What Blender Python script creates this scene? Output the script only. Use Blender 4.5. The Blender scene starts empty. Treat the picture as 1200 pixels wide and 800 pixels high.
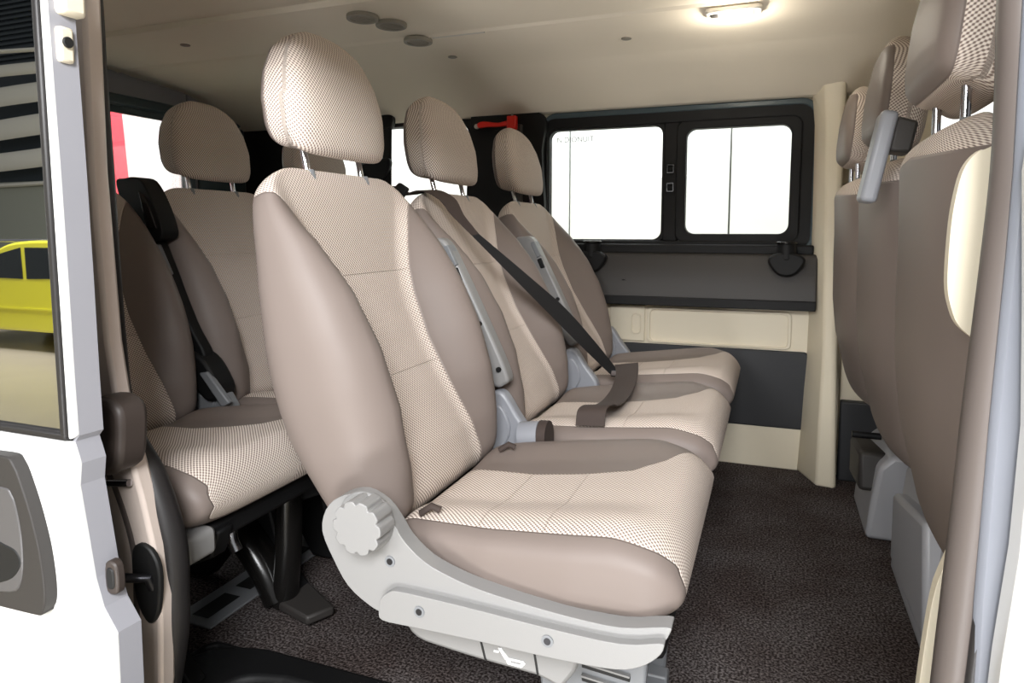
import bpy, bmesh, math, random
import numpy as np
from mathutils import Vector, Matrix
R = math.radians
PI = math.pi
sc = bpy.context.scene
COL = sc.collection
random.seed(4)

# ------------------------------------------------------------------ materials
def lin(c):
    return tuple((x / 12.92 if x <= .04045 else ((x + .055) / 1.055) ** 2.4) for x in [v / 255 for v in c]) + (1,)

def newmat(name):
    m = bpy.data.materials.new(name)
    m.use_nodes = True
    nt = m.node_tree
    return m, nt, nt.nodes['Principled BSDF']

def plain(name, rgb, rough=.5, metal=0., spec=.5, noise=0., nscale=60., bump=0., bscale=300., coat=0.):
    m, nt, b = newmat(name)
    b.inputs['Base Color'].default_value = lin(rgb)
    b.inputs['Roughness'].default_value = rough
    b.inputs['Metallic'].default_value = metal
    b.inputs['Specular IOR Level'].default_value = spec
    b.inputs['Coat Weight'].default_value = coat
    tc = nt.nodes.new('ShaderNodeTexCoord')
    if noise:
        n = nt.nodes.new('ShaderNodeTexNoise')
        n.inputs['Scale'].default_value = nscale
        n.inputs['Detail'].default_value = 4
        nt.links.new(tc.outputs['Object'], n.inputs['Vector'])
        mx = nt.nodes.new('ShaderNodeMix'); mx.data_type = 'RGBA'
        c = lin(rgb)
        mx.inputs['A'].default_value = tuple(min(1, v * (1 - noise)) for v in c[:3]) + (1,)
        mx.inputs['B'].default_value = tuple(min(1, v * (1 + noise)) for v in c[:3]) + (1,)
        nt.links.new(n.outputs['Fac'], mx.inputs['Factor'])
        nt.links.new(mx.outputs['Result'], b.inputs['Base Color'])
    if bump:
        n2 = nt.nodes.new('ShaderNodeTexNoise')
        n2.inputs['Scale'].default_value = bscale
        nt.links.new(tc.outputs['Object'], n2.inputs['Vector'])
        bp = nt.nodes.new('ShaderNodeBump')
        bp.inputs['Strength'].default_value = bump
        bp.inputs['Distance'].default_value = .002
        nt.links.new(n2.outputs['Fac'], bp.inputs['Height'])
        nt.links.new(bp.outputs['Normal'], b.inputs['Normal'])
    return m

def math_node(nt, op, a, b=None, clamp=False):
    n = nt.nodes.new('ShaderNodeMath'); n.operation = op; n.use_clamp = clamp
    for k, v in enumerate((a, b)):
        if v is None: continue
        if isinstance(v, (int, float)): n.inputs[k].default_value = v
        else: nt.links.new(v, n.inputs[k])
    return n.outputs[0]

def upholstery(name, light, dark, vinyl, period=.0072):
    """woven two-tone cloth where attribute ins > 0, smooth leatherette elsewhere"""
    m, nt, b = newmat(name)
    uv = nt.nodes.new('ShaderNodeUVMap'); uv.uv_map = 'UVMap'
    sep = nt.nodes.new('ShaderNodeSeparateXYZ'); nt.links.new(uv.outputs['UV'], sep.inputs[0])
    k = 2 * PI / period
    su = math_node(nt, 'MULTIPLY', sep.outputs['X'], k)
    sv = math_node(nt, 'MULTIPLY', sep.outputs['Y'], k)
    a1 = math_node(nt, 'SINE', math_node(nt, 'ADD', su, sv))
    a2 = math_node(nt, 'SINE', math_node(nt, 'SUBTRACT', su, sv))
    dots = math_node(nt, 'ADD', math_node(nt, 'MULTIPLY', a1, .8), math_node(nt, 'MULTIPLY', a2, .5))
    fac = math_node(nt, 'ADD', math_node(nt, 'MULTIPLY', dots, .75), .62, clamp=True)
    mx = nt.nodes.new('ShaderNodeMix'); mx.data_type = 'RGBA'
    mx.inputs['A'].default_value = lin(dark); mx.inputs['B'].default_value = lin(light)
    nt.links.new(fac, mx.inputs['Factor'])
    at = nt.nodes.new('ShaderNodeAttribute'); at.attribute_name = 'ins'
    ins = at.outputs['Fac']
    mask = math_node(nt, 'ADD', math_node(nt, 'MULTIPLY', ins, 1500.), .5, clamp=True)
    mx2 = nt.nodes.new('ShaderNodeMix'); mx2.data_type = 'RGBA'
    mx2.inputs['A'].default_value = lin(vinyl)
    nt.links.new(mask, mx2.inputs['Factor'])
    nt.links.new(mx.outputs['Result'], mx2.inputs['B'])
    # stitched seams
    sa = nt.nodes.new('ShaderNodeAttribute'); sa.attribute_name = 'seam'
    near = math_node(nt, 'SUBTRACT', 1.0, math_node(nt, 'MULTIPLY', math_node(nt, 'ABSOLUTE', sa.outputs['Fac']), 450.), clamp=True)
    edge = math_node(nt, 'SUBTRACT', 1.0, math_node(nt, 'MULTIPLY', math_node(nt, 'ABSOLUTE', ins), 400.), clamp=True)
    groove = math_node(nt, 'MAXIMUM', math_node(nt, 'MULTIPLY', near, mask), math_node(nt, 'MULTIPLY', edge, .8))
    nt.links.new(mx2.outputs['Result'], b.inputs['Base Color'])
    rg = math_node(nt, 'ADD', math_node(nt, 'MULTIPLY', mask, .33), .52)
    nt.links.new(rg, b.inputs['Roughness'])
    b.inputs['Specular IOR Level'].default_value = .32
    h = math_node(nt, 'SUBTRACT', math_node(nt, 'MULTIPLY', math_node(nt, 'MULTIPLY', dots, mask), .12), math_node(nt, 'MULTIPLY', groove, 1.0))
    bp = nt.nodes.new('ShaderNodeBump'); bp.inputs['Strength'].default_value = .7; bp.inputs['Distance'].default_value = .0025
    nt.links.new(h, bp.inputs['Height']); nt.links.new(bp.outputs['Normal'], b.inputs['Normal'])
    return m

def carpet_mat():
    m, nt, b = newmat('speckled_carpet')
    tc = nt.nodes.new('ShaderNodeTexCoord')
    n = nt.nodes.new('ShaderNodeTexNoise'); n.inputs['Scale'].default_value = 190; n.inputs['Detail'].default_value = 3
    n2 = nt.nodes.new('ShaderNodeTexNoise'); n2.inputs['Scale'].default_value = 5; n2.inputs['Detail'].default_value = 3
    for q in (n, n2): nt.links.new(tc.outputs['Object'], q.inputs['Vector'])
    cr = nt.nodes.new('ShaderNodeValToRGB')
    cr.color_ramp.elements[0].position = .42; cr.color_ramp.elements[0].color = lin((46, 40, 38))
    cr.color_ramp.elements[1].position = .72; cr.color_ramp.elements[1].color = lin((136, 130, 128))
    nt.links.new(n.outputs['Fac'], cr.inputs['Fac'])
    mx = nt.nodes.new('ShaderNodeMix'); mx.data_type = 'RGBA'; mx.blend_type = 'MULTIPLY'
    mx.inputs['Factor'].default_value = .6
    cr2 = nt.nodes.new('ShaderNodeValToRGB')
    cr2.color_ramp.elements[0].position = .35; cr2.color_ramp.elements[0].color = lin((150, 120, 112))
    cr2.color_ramp.elements[1].position = .65; cr2.color_ramp.elements[1].color = lin((235, 232, 235))
    nt.links.new(n2.outputs['Fac'], cr2.inputs['Fac'])
    nt.links.new(cr.outputs['Color'], mx.inputs['A']); nt.links.new(cr2.outputs['Color'], mx.inputs['B'])
    nt.links.new(mx.outputs['Result'], b.inputs['Base Color'])
    b.inputs['Roughness'].default_value = .95
    b.inputs['Specular IOR Level'].default_value = .1
    bp = nt.nodes.new('ShaderNodeBump'); bp.inputs['Strength'].default_value = .8; bp.inputs['Distance'].default_value = .004
    nt.links.new(n.outputs['Fac'], bp.inputs['Height']); nt.links.new(bp.outputs['Normal'], b.inputs['Normal'])
    return m

def glass_mat(name, tint, gloss):
    m = bpy.data.materials.new(name); m.use_nodes = True
    nt = m.node_tree; nt.nodes.clear()
    o = nt.nodes.new('ShaderNodeOutputMaterial')
    t = nt.nodes.new('ShaderNodeBsdfTransparent'); t.inputs['Color'].default_value = tint
    g = nt.nodes.new('ShaderNodeBsdfGlossy'); g.inputs['Roughness'].default_value = .01
    mx = nt.nodes.new('ShaderNodeMixShader')
    fr = nt.nodes.new('ShaderNodeFresnel'); fr.inputs['IOR'].default_value = 1.5
    f = math_node(nt, 'ADD', math_node(nt, 'MULTIPLY', fr.outputs[0], .6), gloss, clamp=True)
    nt.links.new(f, mx.inputs['Fac']); nt.links.new(t.outputs[0], mx.inputs[1]); nt.links.new(g.outputs[0], mx.inputs[2])
    nt.links.new(mx.outputs[0], o.inputs['Surface'])
    return m

def emit_mat(name, rgb, s):
    m, nt, b = newmat(name)
    b.inputs['Emission Color'].default_value = lin(rgb); b.inputs['Emission Strength'].default_value = s
    return m

M = dict(
    seat=upholstery('brown_upholstery', (226, 214, 203), (122, 105, 97), (120, 109, 103)),
    grey=plain('grey_seat_plastic', (134, 133, 132), .42, bump=.1, bscale=900),
    midgrey=plain('mid_grey_plastic', (120, 122, 125), .4, bump=.1, bscale=900),
    slategrey=plain('slate_plastic', (138, 140, 146), .4),
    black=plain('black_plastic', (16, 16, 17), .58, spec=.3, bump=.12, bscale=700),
    gloss=plain('glossy_black_plastic', (20, 19, 18), .22),
    charcoal=plain('charcoal_panel', (50, 47, 45), .55, bump=.15, bscale=900),
    handlegrey=plain('handle_grey', (84, 82, 82), .4),
    buffer=plain('dark_brown_rubber', (58, 50, 46), .5),
    pillargrey=plain('grey_pillar_paint', (112, 115, 123), .4),
    basegrey=plain('base_grey', (168, 168, 172), .4),
    darkpanel=plain('dark_lower_panel', (44, 45, 48), .6, bump=.15, bscale=900),
    cream=plain('cream_trim', (222, 212, 190), .55, noise=.04, nscale=6, bump=.06, bscale=500),
    head=plain('beige_headliner', (234, 224, 206), .85, noise=.04, nscale=3),
    headdark=plain('greyed_headliner', (172, 164, 150), .85, noise=.04, nscale=3),
    carpet=carpet_mat(),
    chrome=plain('chrome', (200, 200, 205), .18, metal=1.),
    steel=plain('dark_steel', (70, 70, 74), .35, metal=.9),
    white=plain('white_paint', (240, 240, 238), .25, coat=.6),
    jamb=plain('grey_primer_paint', (146, 146, 152), .4, noise=.03, nscale=8),
    pillar=plain('silver_beige_paint', (212, 198, 188), .35, metal=.15, noise=.05, nscale=10),
    seal=plain('black_rubber', (36, 34, 34), .45),
    brownseal=plain('brown_grey_rubber', (92, 84, 80), .5),
    belt=plain('belt_webbing', (58, 47, 42), .8, bump=.3, bscale=600),
    blackbelt=plain('black_webbing', (20, 19, 19), .8, bump=.3, bscale=600),  # black belt, and the shade painted on the brown belt's diagonal run
    red=plain('red_plastic', (225, 38, 24), .4),
    teal=plain('blue_grey_glass_band', (60, 74, 80), .35),
    showwall=plain('white_showroom_panel', (236, 240, 238), .6),
    joint=plain('panel_joint', (150, 152, 148), .7),
    redboard=plain('red_board', (214, 52, 66), .5),
    ground=plain('beige_showroom_floor', (176, 166, 146), .25, noise=.06, nscale=2),
    yellow=plain('yellow_paint', (232, 226, 60), .2, coat=.7),
    tyre=plain('tyre_rubber', (22, 22, 22), .7),
    carglass=plain('dark_car_glass', (30, 36, 38), .05),
    greywall=plain('grey_green_wall', (168, 172, 160), .7),
    darkroof=plain('dark_corrugated_roof', (52, 62, 68), .6),
    beam=plain('white_beam', (238, 236, 224), .5),
    vent=plain('grey_vent_plastic', (140, 134, 122), .6),
    symbol=plain('white_print', (240, 240, 238), .5),
    slit=plain('black_slit', (16, 16, 16), .6),
    letter=plain('faint_window_print', (112, 118, 118), .6),
    glass=glass_mat('window_glass', (.97, .99, .985, 1), 0.),
    privacy=glass_mat('tinted_privacy_glass', (.03, .032, .034, 1), .78),
    lamp=emit_mat('lamp_lens', (255, 250, 238), 5.),
    frost=plain('lamp_bezel', (205, 200, 190), .3),
)

# ------------------------------------------------------------------ builders
class MB:
    def __init__(s): s.v = []; s.f = []
    def add(s, v, f):
        o = len(s.v); s.v += [tuple(p) for p in v]; s.f += [[i + o for i in q] for q in f]; return s
    def box(s, x0, x1, y0, y1, z0, z1):
        return s.add([(x, y, z) for x in (x0, x1) for y in (y0, y1) for z in (z0, z1)],
                     [(0, 1, 3, 2), (4, 6, 7, 5), (0, 4, 5, 1), (2, 3, 7, 6), (0, 2, 6, 4), (1, 5, 7, 3)])
    def prism(s, pts, a, b, ax='y'):
        """polygon in the two other axes, extruded a..b along ax"""
        n = len(pts)
        def mk(p, c): return {'x': (c, p[0], p[1]), 'y': (p[0], c, p[1]), 'z': (p[0], p[1], c)}[ax]
        v = [mk(p, a) for p in pts] + [mk(p, b) for p in pts]
        f = [list(range(n))[::-1], list(range(n, 2 * n))] + [(i, (i + 1) % n, n + (i + 1) % n, n + i) for i in range(n)]
        return s.add(v, f)
    def cyl(s, p0, p1, r, r1=None, n=24):
        p0 = Vector(p0); p1 = Vector(p1); r1 = r if r1 is None else r1
        d = (p1 - p0).normalized(); u = d.orthogonal().normalized(); w = d.cross(u)
        v = [p0 + (u * math.cos(2 * PI * i / n) + w * math.sin(2 * PI * i / n)) * r for i in range(n)]
        v += [p1 + (u * math.cos(2 * PI * i / n) + w * math.sin(2 * PI * i / n)) * r1 for i in range(n)]
        f = [list(range(n))[::-1], list(range(n, 2 * n))] + [(i, (i + 1) % n, n + (i + 1) % n, n + i) for i in range(n)]
        return s.add(v, f)
    def tube(s, pts, r, n=12, ry=None, up=None):
        """sweep an ellipse (r along up, ry across) along a path"""
        P = [Vector(p) for p in pts]; ry = ry or r; v = []; m = len(P)
        upv = Vector(up) if up else None
        prev = None
        for i, p in enumerate(P):
            t = (P[min(i + 1, m - 1)] - P[max(i - 1, 0)]).normalized()
            if upv is not None: a = (upv - t * upv.dot(t)).normalized()
            elif prev is None: a = t.orthogonal().normalized()
            else: a = (prev - t * prev.dot(t)).normalized()
            prev = a; b = t.cross(a)
            v += [p + a * (r * math.cos(2 * PI * k / n)) + b * (ry * math.sin(2 * PI * k / n)) for k in range(n)]
        f = [[i * n + k, i * n + (k + 1) % n, (i + 1) * n + (k + 1) % n, (i + 1) * n + k] for i in range(m - 1) for k in range(n)]
        f += [list(range(n))[::-1], list(range((m - 1) * n, m * n))]
        return s.add(v, f)
    def strip(s, A, B, th):
        """ribbon between polylines A and B, thickened along its normal"""
        A = [Vector(p) for p in A]; B = [Vector(p) for p in B]; n = len(A); v = []
        for i in range(n):
            t = A[min(i + 1, n - 1)] - A[max(i - 1, 0)]
            nn = t.cross(B[i] - A[i]).normalized() * th / 2
            v += [A[i] + nn, B[i] + nn, B[i] - nn, A[i] - nn]
        f = [(4 * i + k, 4 * i + (k + 1) % 4, 4 * i + 4 + (k + 1) % 4, 4 * i + 4 + k) for i in range(n - 1) for k in range(4)]
        f += [(3, 2, 1, 0), tuple(4 * (n - 1) + k for k in range(4))]
        return s.add(v, f)
    def build(s, name, mat, parent=None, smooth=False, bevel=0., seg=2, loc=None, sharp=40):
        me = bpy.data.meshes.new(name); me.from_pydata(s.v, [], s.f)
        bm = bmesh.new(); bm.from_mesh(me); bmesh.ops.recalc_face_normals(bm, faces=bm.faces); bm.to_mesh(me); bm.free()
        me.materials.append(M[mat]); o = bpy.data.objects.new(name, me); COL.objects.link(o)
        if parent: o.parent = parent
        if loc: o.location = loc
        if bevel:
            md = o.modifiers.new('edge', 'BEVEL'); md.width = bevel; md.segments = seg; md.limit_method = 'ANGLE'; md.angle_limit = R(35)
        if smooth or bevel:
            for p in me.polygons: p.use_smooth = True
            me.set_sharp_from_angle(angle=R(sharp))
        return o

def tag(o, label, cat, group=None):
    o['label'] = label; o['category'] = cat
    if group: o['group'] = group
    return o
def struct(o, label=None):
    o['kind'] = 'structure'
    if label: o['label'] = label
    return o
def empty(name, loc, rz=0.):
    e = bpy.data.objects.new(name, None); e.location = loc; e.rotation_euler = (0, 0, rz); e.empty_display_size = .1
    COL.objects.link(e); return e

def catmull(pts, n=8):
    P = [np.array(p, float) for p in pts]; out = []
    for i in range(len(P) - 1):
        p0, p1, p2, p3 = P[max(i - 1, 0)], P[i], P[i + 1], P[min(i + 2, len(P) - 1)]
        for k in range(n):
            t = k / n
            out.append(tuple(.5 * (2 * p1 + (p2 - p0) * t + (2 * p0 - 5 * p1 + 4 * p2 - p3) * t * t + (3 * p1 - p0 - 3 * p2 + p3) * t ** 3)))
    out.append(tuple(P[-1])); return out
def closed(pts, n=6):
    P = [np.array(p, float) for p in pts]; m = len(P); out = []
    for i in range(m):
        p0, p1, p2, p3 = P[i - 1], P[i], P[(i + 1) % m], P[(i + 2) % m]
        for k in range(n):
            t = k / n
            out.append(tuple(.5 * (2 * p1 + (p2 - p0) * t + (2 * p0 - 5 * p1 + 4 * p2 - p3) * t * t + (3 * p1 - p0 - 3 * p2 + p3) * t ** 3)))
    return out
def rrect(x0, x1, y0, y1, r, n=6):
    out = []
    for cx, cy, a in ((x1 - r, y1 - r, 0), (x0 + r, y1 - r, 90), (x0 + r, y0 + r, 180), (x1 - r, y0 + r, 270)):
        out += [(cx + r * math.cos(R(a + 90 * k / n)), cy + r * math.sin(R(a + 90 * k / n))) for k in range(n + 1)]
    return out
def frame_prism(mb, outer, inner, a, b, ax='y'):
    """flat ring between two outlines with the same point count"""
    n = len(outer)
    def mk(p, c): return {'x': (c, p[0], p[1]), 'y': (p[0], c, p[1]), 'z': (p[0], p[1], c)}[ax]
    v = [mk(p, a) for p in outer] + [mk(p, a) for p in inner] + [mk(p, b) for p in outer] + [mk(p, b) for p in inner]
    f = []
    for i in range(n):
        j = (i + 1) % n
        f += [(i, j, n + j, n + i), (2 * n + i, 3 * n + i, 3 * n + j, 2 * n + j), (i, 2 * n + i, 2 * n + j, j), (n + i, n + j, 3 * n + j, 3 * n + i)]
    return mb.add(v, f)

def sm(x, a, b):
    t = np.clip((np.asarray(x, float) - a) / (b - a), 0, 1); return t * t * (3 - 2 * t)

N = 96
def ring(hw, front, back, e):
    """closed section: y across, n outward; front(|y|/hw) gives the front depth, back the rear depth.
    returns y, n, side (>0 front), arc u, from rear centre round over the front to rear centre"""
    ph = np.linspace(-PI, PI, 1201)
    s, c = np.sin(ph), np.cos(ph)
    y = hw * np.sign(s) * np.abs(s) ** (2 / e)
    k = np.abs(c) ** (2 / e)
    q = np.abs(y) / max(hw, 1e-6)
    sg = np.sign(y)
    n = np.where(c >= 0, k * front(q, sg), -k * back(q))
    d = np.concatenate([[0], np.cumsum(np.hypot(np.diff(y), np.diff(n)))])
    t = np.linspace(0, d[-1], N + 1)
    yy = np.interp(t, d, y); nn = np.interp(t, d, n); cc = np.interp(t, d, c)
    return yy, nn, cc, t - d[-1] / 2

def loft_object(name, P, INS, SEAM, U, Vv, mat, parent):
    """P: stations x (N+1) x 3"""
    ns, nr = P.shape[:2]
    verts = [tuple(p) for p in P.reshape(-1, 3)]
    faces = [(i * nr + k, i * nr + k + 1, (i + 1) * nr + k + 1, (i + 1) * nr + k) for i in range(ns - 1) for k in range(nr - 1)]
    me = bpy.data.meshes.new(name); me.from_pydata(verts, [], faces)
    a = me.attributes.new('ins', 'FLOAT', 'POINT'); a.data.foreach_set('value', INS.reshape(-1).astype(np.float32))
    a = me.attributes.new('seam', 'FLOAT', 'POINT'); a.data.foreach_set('value', SEAM.reshape(-1).astype(np.float32))
    uvl = me.uv_layers.new(name='UVMap')
    uv = np.stack([U.reshape(-1), Vv.reshape(-1)], 1).astype(np.float32)
    li = np.empty(len(me.loops), np.int32); me.loops.foreach_get('vertex_index', li)
    uvl.data.foreach_set('uv', uv[li].reshape(-1))
    # orient outward, weld the rear seam and the closed ends
    bm = bmesh.new(); bm.from_mesh(me)
    bmesh.ops.remove_doubles(bm, verts=bm.verts, dist=2e-5)
    bmesh.ops.recalc_face_normals(bm, faces=bm.faces)
    bm.to_mesh(me); bm.free()
    me.materials.append(M[mat])
    for p in me.polygons: p.use_smooth = True
    o = bpy.data.objects.new(name, me); COL.objects.link(o); o.parent = parent
    return o

# ------------------------------------------------------------------ the seat
SX = .40                       # seat coordinates are shifted so the root sits under the cushion
HX, HZ = -.60, .37             # reclining hinge
TD = np.array([-.30, .954]); ND = np.array([.954, .30])
BL = .650
def stations(L, n):
    return L * (.5 - .5 * np.cos(np.linspace(0, PI, n)))
def endk(t, L, r0, r1, e=2.):
    a = np.clip((r0 - t) / r0, 0, 1); b = np.clip((t - (L - r1)) / r1, 0, 1)
    return np.clip(1 - np.maximum(a, b) ** e, 0, 1) ** (1 / e)

def to_world(t, y, n, lean):
    """backrest frame -> local seat coordinates"""
    x = t * TD[0] + n * ND[0]; z = t * TD[1] + n * ND[1]
    c, s = math.cos(lean), math.sin(lean)
    return np.stack([x * c + z * s + HX + SX, y, -x * s + z * c + HZ], -1)
def bpt(x, y, z, lean):
    dx, dz = x - HX, z - HZ
    c, s = math.cos(lean), math.sin(lean)
    return (dx * c + dz * s + HX + SX, y, -dx * s + dz * c + HZ)

def make_backrest(parent, lean=0., W=1., slim=1.):
    ts = stations(BL, 84)
    ip = lambda t, xs, ys: np.interp(t, xs, ys)
    P = np.zeros((len(ts), N + 1, 3)); I = np.zeros((len(ts), N + 1)); S = np.zeros_like(I); U = np.zeros_like(I); V = np.zeros_like(I)
    hwx = [0, .06, .15, .25, .35, .45, .55, .62, .65]; hwy = [.215, .238, .258, .268, .268, .260, .244, .228, .222]
    bol = ([0, .1, .2, .3, .4, .5, .58, .65], [.082, .108, .122, .122, .108, .078, .046, .020])
    insn = ([0, .1, .2, .3, .4, .45, .5, .6, .65], [.045, .048, .028, .006, -.006, -.008, -.006, .000, .0])
    rear = ([0, .07, .2, .3, .4, .5, .58, .65], [.070, .108, .142, .140, .119, .094, .080, .072])
    wi = ([0, .05, .1, .2, .3, .4, .45, .5, .55, .6, .65], [.150, .142, .130, .116, .116, .128, .140, .158, .185, .215, .25])
    for i, t in enumerate(ts):
        kt = float(endk(np.array(t), BL, .05, .05, 2.2))
        rs = .085
        b = max(0, (t - (BL - rs)) / rs)
        hw = ip(t, hwx, hwy) * W - rs * (1 - math.sqrt(max(0, 1 - b ** 2.6)))
        fi, fb, fr = ip(t, *insn), ip(t, *bol), ip(t, *rear) * slim + .05 * (1 - slim)
        q0 = ip(t, *wi) / ip(t, hwx, hwy)
        front = lambda q, sg: (fi + (fb - fi) * sm(q, q0 * .80, q0 * .80 + .42) + .006 * (1 - q ** 2)) * kt
        back = lambda q: (fr * (1 - .12 * q ** 2)) * kt
        y, n, c, u = ring(hw, front, back, 3.2)
        P[i] = to_world(np.full(N + 1, t), y, n, lean)
        w = ip(t, *wi) * W
        df = w - np.abs(y)
        df = np.where(c <= .02, np.minimum(df, -.02), df)
        # cloth also wraps over the shoulder line
        ks = .014; bb = t - (BL - .030 - .012 * np.abs(y) / .2)
        m_ = np.maximum(df, bb); I[i] = m_ + ks * np.log(np.exp((df - m_) / ks) + np.exp((bb - m_) / ks))
        S[i] = (t - .448) * (t - .247) / .2
        U[i] = u; V[i] = t
    return loft_object('backrest', P, I, S, U, V, 'seat', parent)

HL = .224
def make_headrest(parent, lean=0.):
    ts = stations(HL, 52)
    P = np.zeros((len(ts), N + 1, 3)); I = np.zeros((len(ts), N + 1)); S = np.ones_like(I); U = np.zeros_like(I); V = np.zeros_like(I)
    hwx = [0, .04, .09, .14, .185, .224]; hwy = [.134, .147, .149, .138, .114, .082]
    fn = ([0, .05, .10, .15, .19, .224], [.052, .062, .064, .056, .042, .028])
    rn = ([0, .05, .12, .18, .224], [.040, .046, .046, .040, .030])
    base = np.array([-.818, 1.030]); ax = np.array([-.10, .995])
    nx = np.array([.995, .10])
    for i, t in enumerate(ts):
        kt = float(endk(np.array(t), HL, .028, .045, 2.3))
        rs = .055
        b = max(0, (t - (HL - rs)) / rs); b0 = max(0, (.03 - t) / .03)
        hw = np.interp(t, hwx, hwy) - rs * (1 - math.sqrt(max(0, 1 - b ** 2.4))) - .02 * (1 - math.sqrt(max(0, 1 - b0 ** 2.2)))
        f0, r0 = np.interp(t, *fn), np.interp(t, *rn)
        front = lambda q, sg: f0 * kt * (1 - .10 * q ** 2)
        back = lambda q: r0 * kt * (1 - .05 * q ** 2)
        y, n, c, u = ring(hw, front, back, 4.6)
        tt = t - (.026 * sm(n, .0, .046) + .05 * n) * (1 - t / HL) - .012 * (np.abs(y) / .15) ** 2 * (t / HL) ** 2
        x = base[0] + ax[0] * tt + nx[0] * n; z = base[1] + ax[1] * tt + nx[1] * n
        dx, dz = x - HX, z - HZ
        cl, sl = math.cos(lean), math.sin(lean)
        P[i] = np.stack([dx * cl + dz * sl + HX + SX, y, -dx * sl + dz * cl + HZ], -1)
        I[i] = np.maximum(n + .020, -.0001 * 0 + (t - HL + .03) * .6)
        S[i] = np.where(c > .0, np.abs(u) - (hw + f0 * kt * .30), 1.)
        U[i] = np.where(np.abs(u) > hw + f0 * kt * .30, -u, u); V[i] = t
    return loft_object('headrest', P, I, S, U, V, 'seat', parent)

CX0, CX1 = -.560, -.094
def make_cushion(parent, W=1.):
    L = CX1 - CX0
    ts = stations(L, 84)
    P = np.zeros((len(ts), N + 1, 3)); I = np.zeros((len(ts), N + 1)); S = np.zeros_like(I); U = np.zeros_like(I); V = np.zeros_like(I)
    top = ([-.56, -.48, -.40, -.30, -.20, -.13, -.08], [.405, .418, .428, .442, .456, .461, .456])
    bot = ([-.56, -.45, -.3, -.15, -.08], [.315, .318, .325, .335, .350])
    wid = ([-.56, -.48, -.38, -.25, -.15, -.08], [.225, .244, .262, .270, .268, .262])
    rb = ([-.56, -.49, -.40, -.30, -.22, -.17, -.13, -.08], [.07, .05, .028, .028, .045, .11, .19, .32])
    zc = .39; vacc = 0; last = None
    for i, t in enumerate(ts):
        x = CX0 + t
        a = max(0, (t - (L - .058)) / .058); a0 = max(0, (.04 - t) / .04)
        kt = max(0, 1 - a ** 2.3) ** (1 / 2.3) * max(0, 1 - a0 ** 2) ** .5
        rs = .060; b = max(0, (t - (L - rs)) / rs)
        hw = np.interp(x, *wid) * W - rs * .45 * (1 - math.sqrt(max(0, 1 - b ** 2.2)))
        zt, zb = np.interp(x, *top), np.interp(x, *bot)
        cr = .020 * float(1 - sm(x, -.20, -.10))
        fd = float(sm(x, -.24, -.11))
        front = lambda q, sg: (zt - zc + cr * (sm(q, .35, .82)) - (.006 + np.where(sg > 0, .030, .008) * fd) * q ** 4) * kt
        back = lambda q: (zc - zb) * (1 + 0 * q) * kt
        y, n, c, u = ring(hw, front, back, 4.2)
        P[i] = np.stack([np.full(N + 1, x + SX), y, zc + n], -1)
        right = np.interp(x, *rb) - y
        left = y + .885 * hw
        d = np.minimum(right, left)
        d = np.where((c < .05), np.minimum(d, -.02), d)
        I[i] = np.maximum(d, (x + .112) - .030 * (np.abs(y) / hw) ** 14 if hw > 0 else d)
        S[i] = (x + .405) * (x + .298) / .107
        cur = np.array([x, zc + front(np.array(0.), 1.)])
        if last is not None: vacc += float(np.hypot(*(cur - last)))
        last = cur
        U[i] = u; V[i] = vacc
    return loft_object('cushion', P, I, S, U, V, 'seat', parent)

def posts(parent, lean, ys=(-.088, .088)):
    for y in ys:
        mb = MB(); mb.cyl(bpt(-.797, y, .955, lean), bpt(-.812, y, 1.03, lean), .0062, n=14)
        mb.build('headrest_post', 'chrome', parent, smooth=True)
        mb = MB(); mb.cyl(bpt(-.797, y, .970, lean), bpt(-.800, y, .990, lean), .012, .010, n=18)
        mb.build('post_guide', 'midgrey', parent, smooth=True)

def shift(pts): return [(p[0] + SX, p[1]) for p in pts]

def armrest(parent, y, mat='grey', dx=0., dz=0.):
    """long folded-up armrest blade lying along the backrest edge"""
    out = closed([(-.765, .842), (-.735, .862), (-.706, .853), (-.672, .795), (-.610, .672), (-.556, .556), (-.562, .530), (-.592, .528), (-.640, .610), (-.700, .722)], 5)
    mb = MB(); mb.prism([(p[0] + SX + dx, p[1] + dz) for p in out], y - .020, y + .020)
    a = mb.build('armrest', mat, parent, bevel=.007, seg=3)
    mb = MB(); mb.prism([(p[0] + SX + dx, p[1] + dz) for p in [(-.712, .842), (-.700, .848), (-.676, .802), (-.690, .796)]], y - .026, y + .010)
    mb.build('latch_slot', 'grey' if mat != 'grey' else 'midgrey', a, bevel=.002)
    mb = MB(); mb.prism([(p[0] + SX + dx, p[1] + dz) for p in [(-.690, .790), (-.677, .796), (-.664, .766), (-.678, .762)]], y - .0255, y + .0255)
    mb.build('release_button', 'black', a, bevel=.002)
    for q in ((-.622, .668), (-.575, .565)):
        mb = MB(); mb.cyl((q[0] + SX + dx, y - .0245, q[1] + dz), (q[0] + SX + dx, y - .015, q[1] + dz), .006, n=14)
        mb.build('screw', 'black', a, smooth=True)
    return a

def hinge_cover(parent, y, mat='slategrey'):
    out = closed([(-.625, .450), (-.600, .505), (-.566, .512), (-.530, .462), (-.492, .405), (-.520, .355), (-.590, .345), (-.628, .380)], 5)
    mb = MB(); mb.prism(shift(out), y - .018, y + .018)
    h = mb.build('hinge_cover', mat, parent, bevel=.008, seg=3)
    out = closed([(-.612, .440), (-.590, .480), (-.565, .478), (-.545, .430), (-.565, .385), (-.600, .385)], 5)
    mb = MB(); mb.prism(shift(out), y - .024, y)
    mb.build('cover_boss', mat, h, bevel=.004)
    return h

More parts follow.
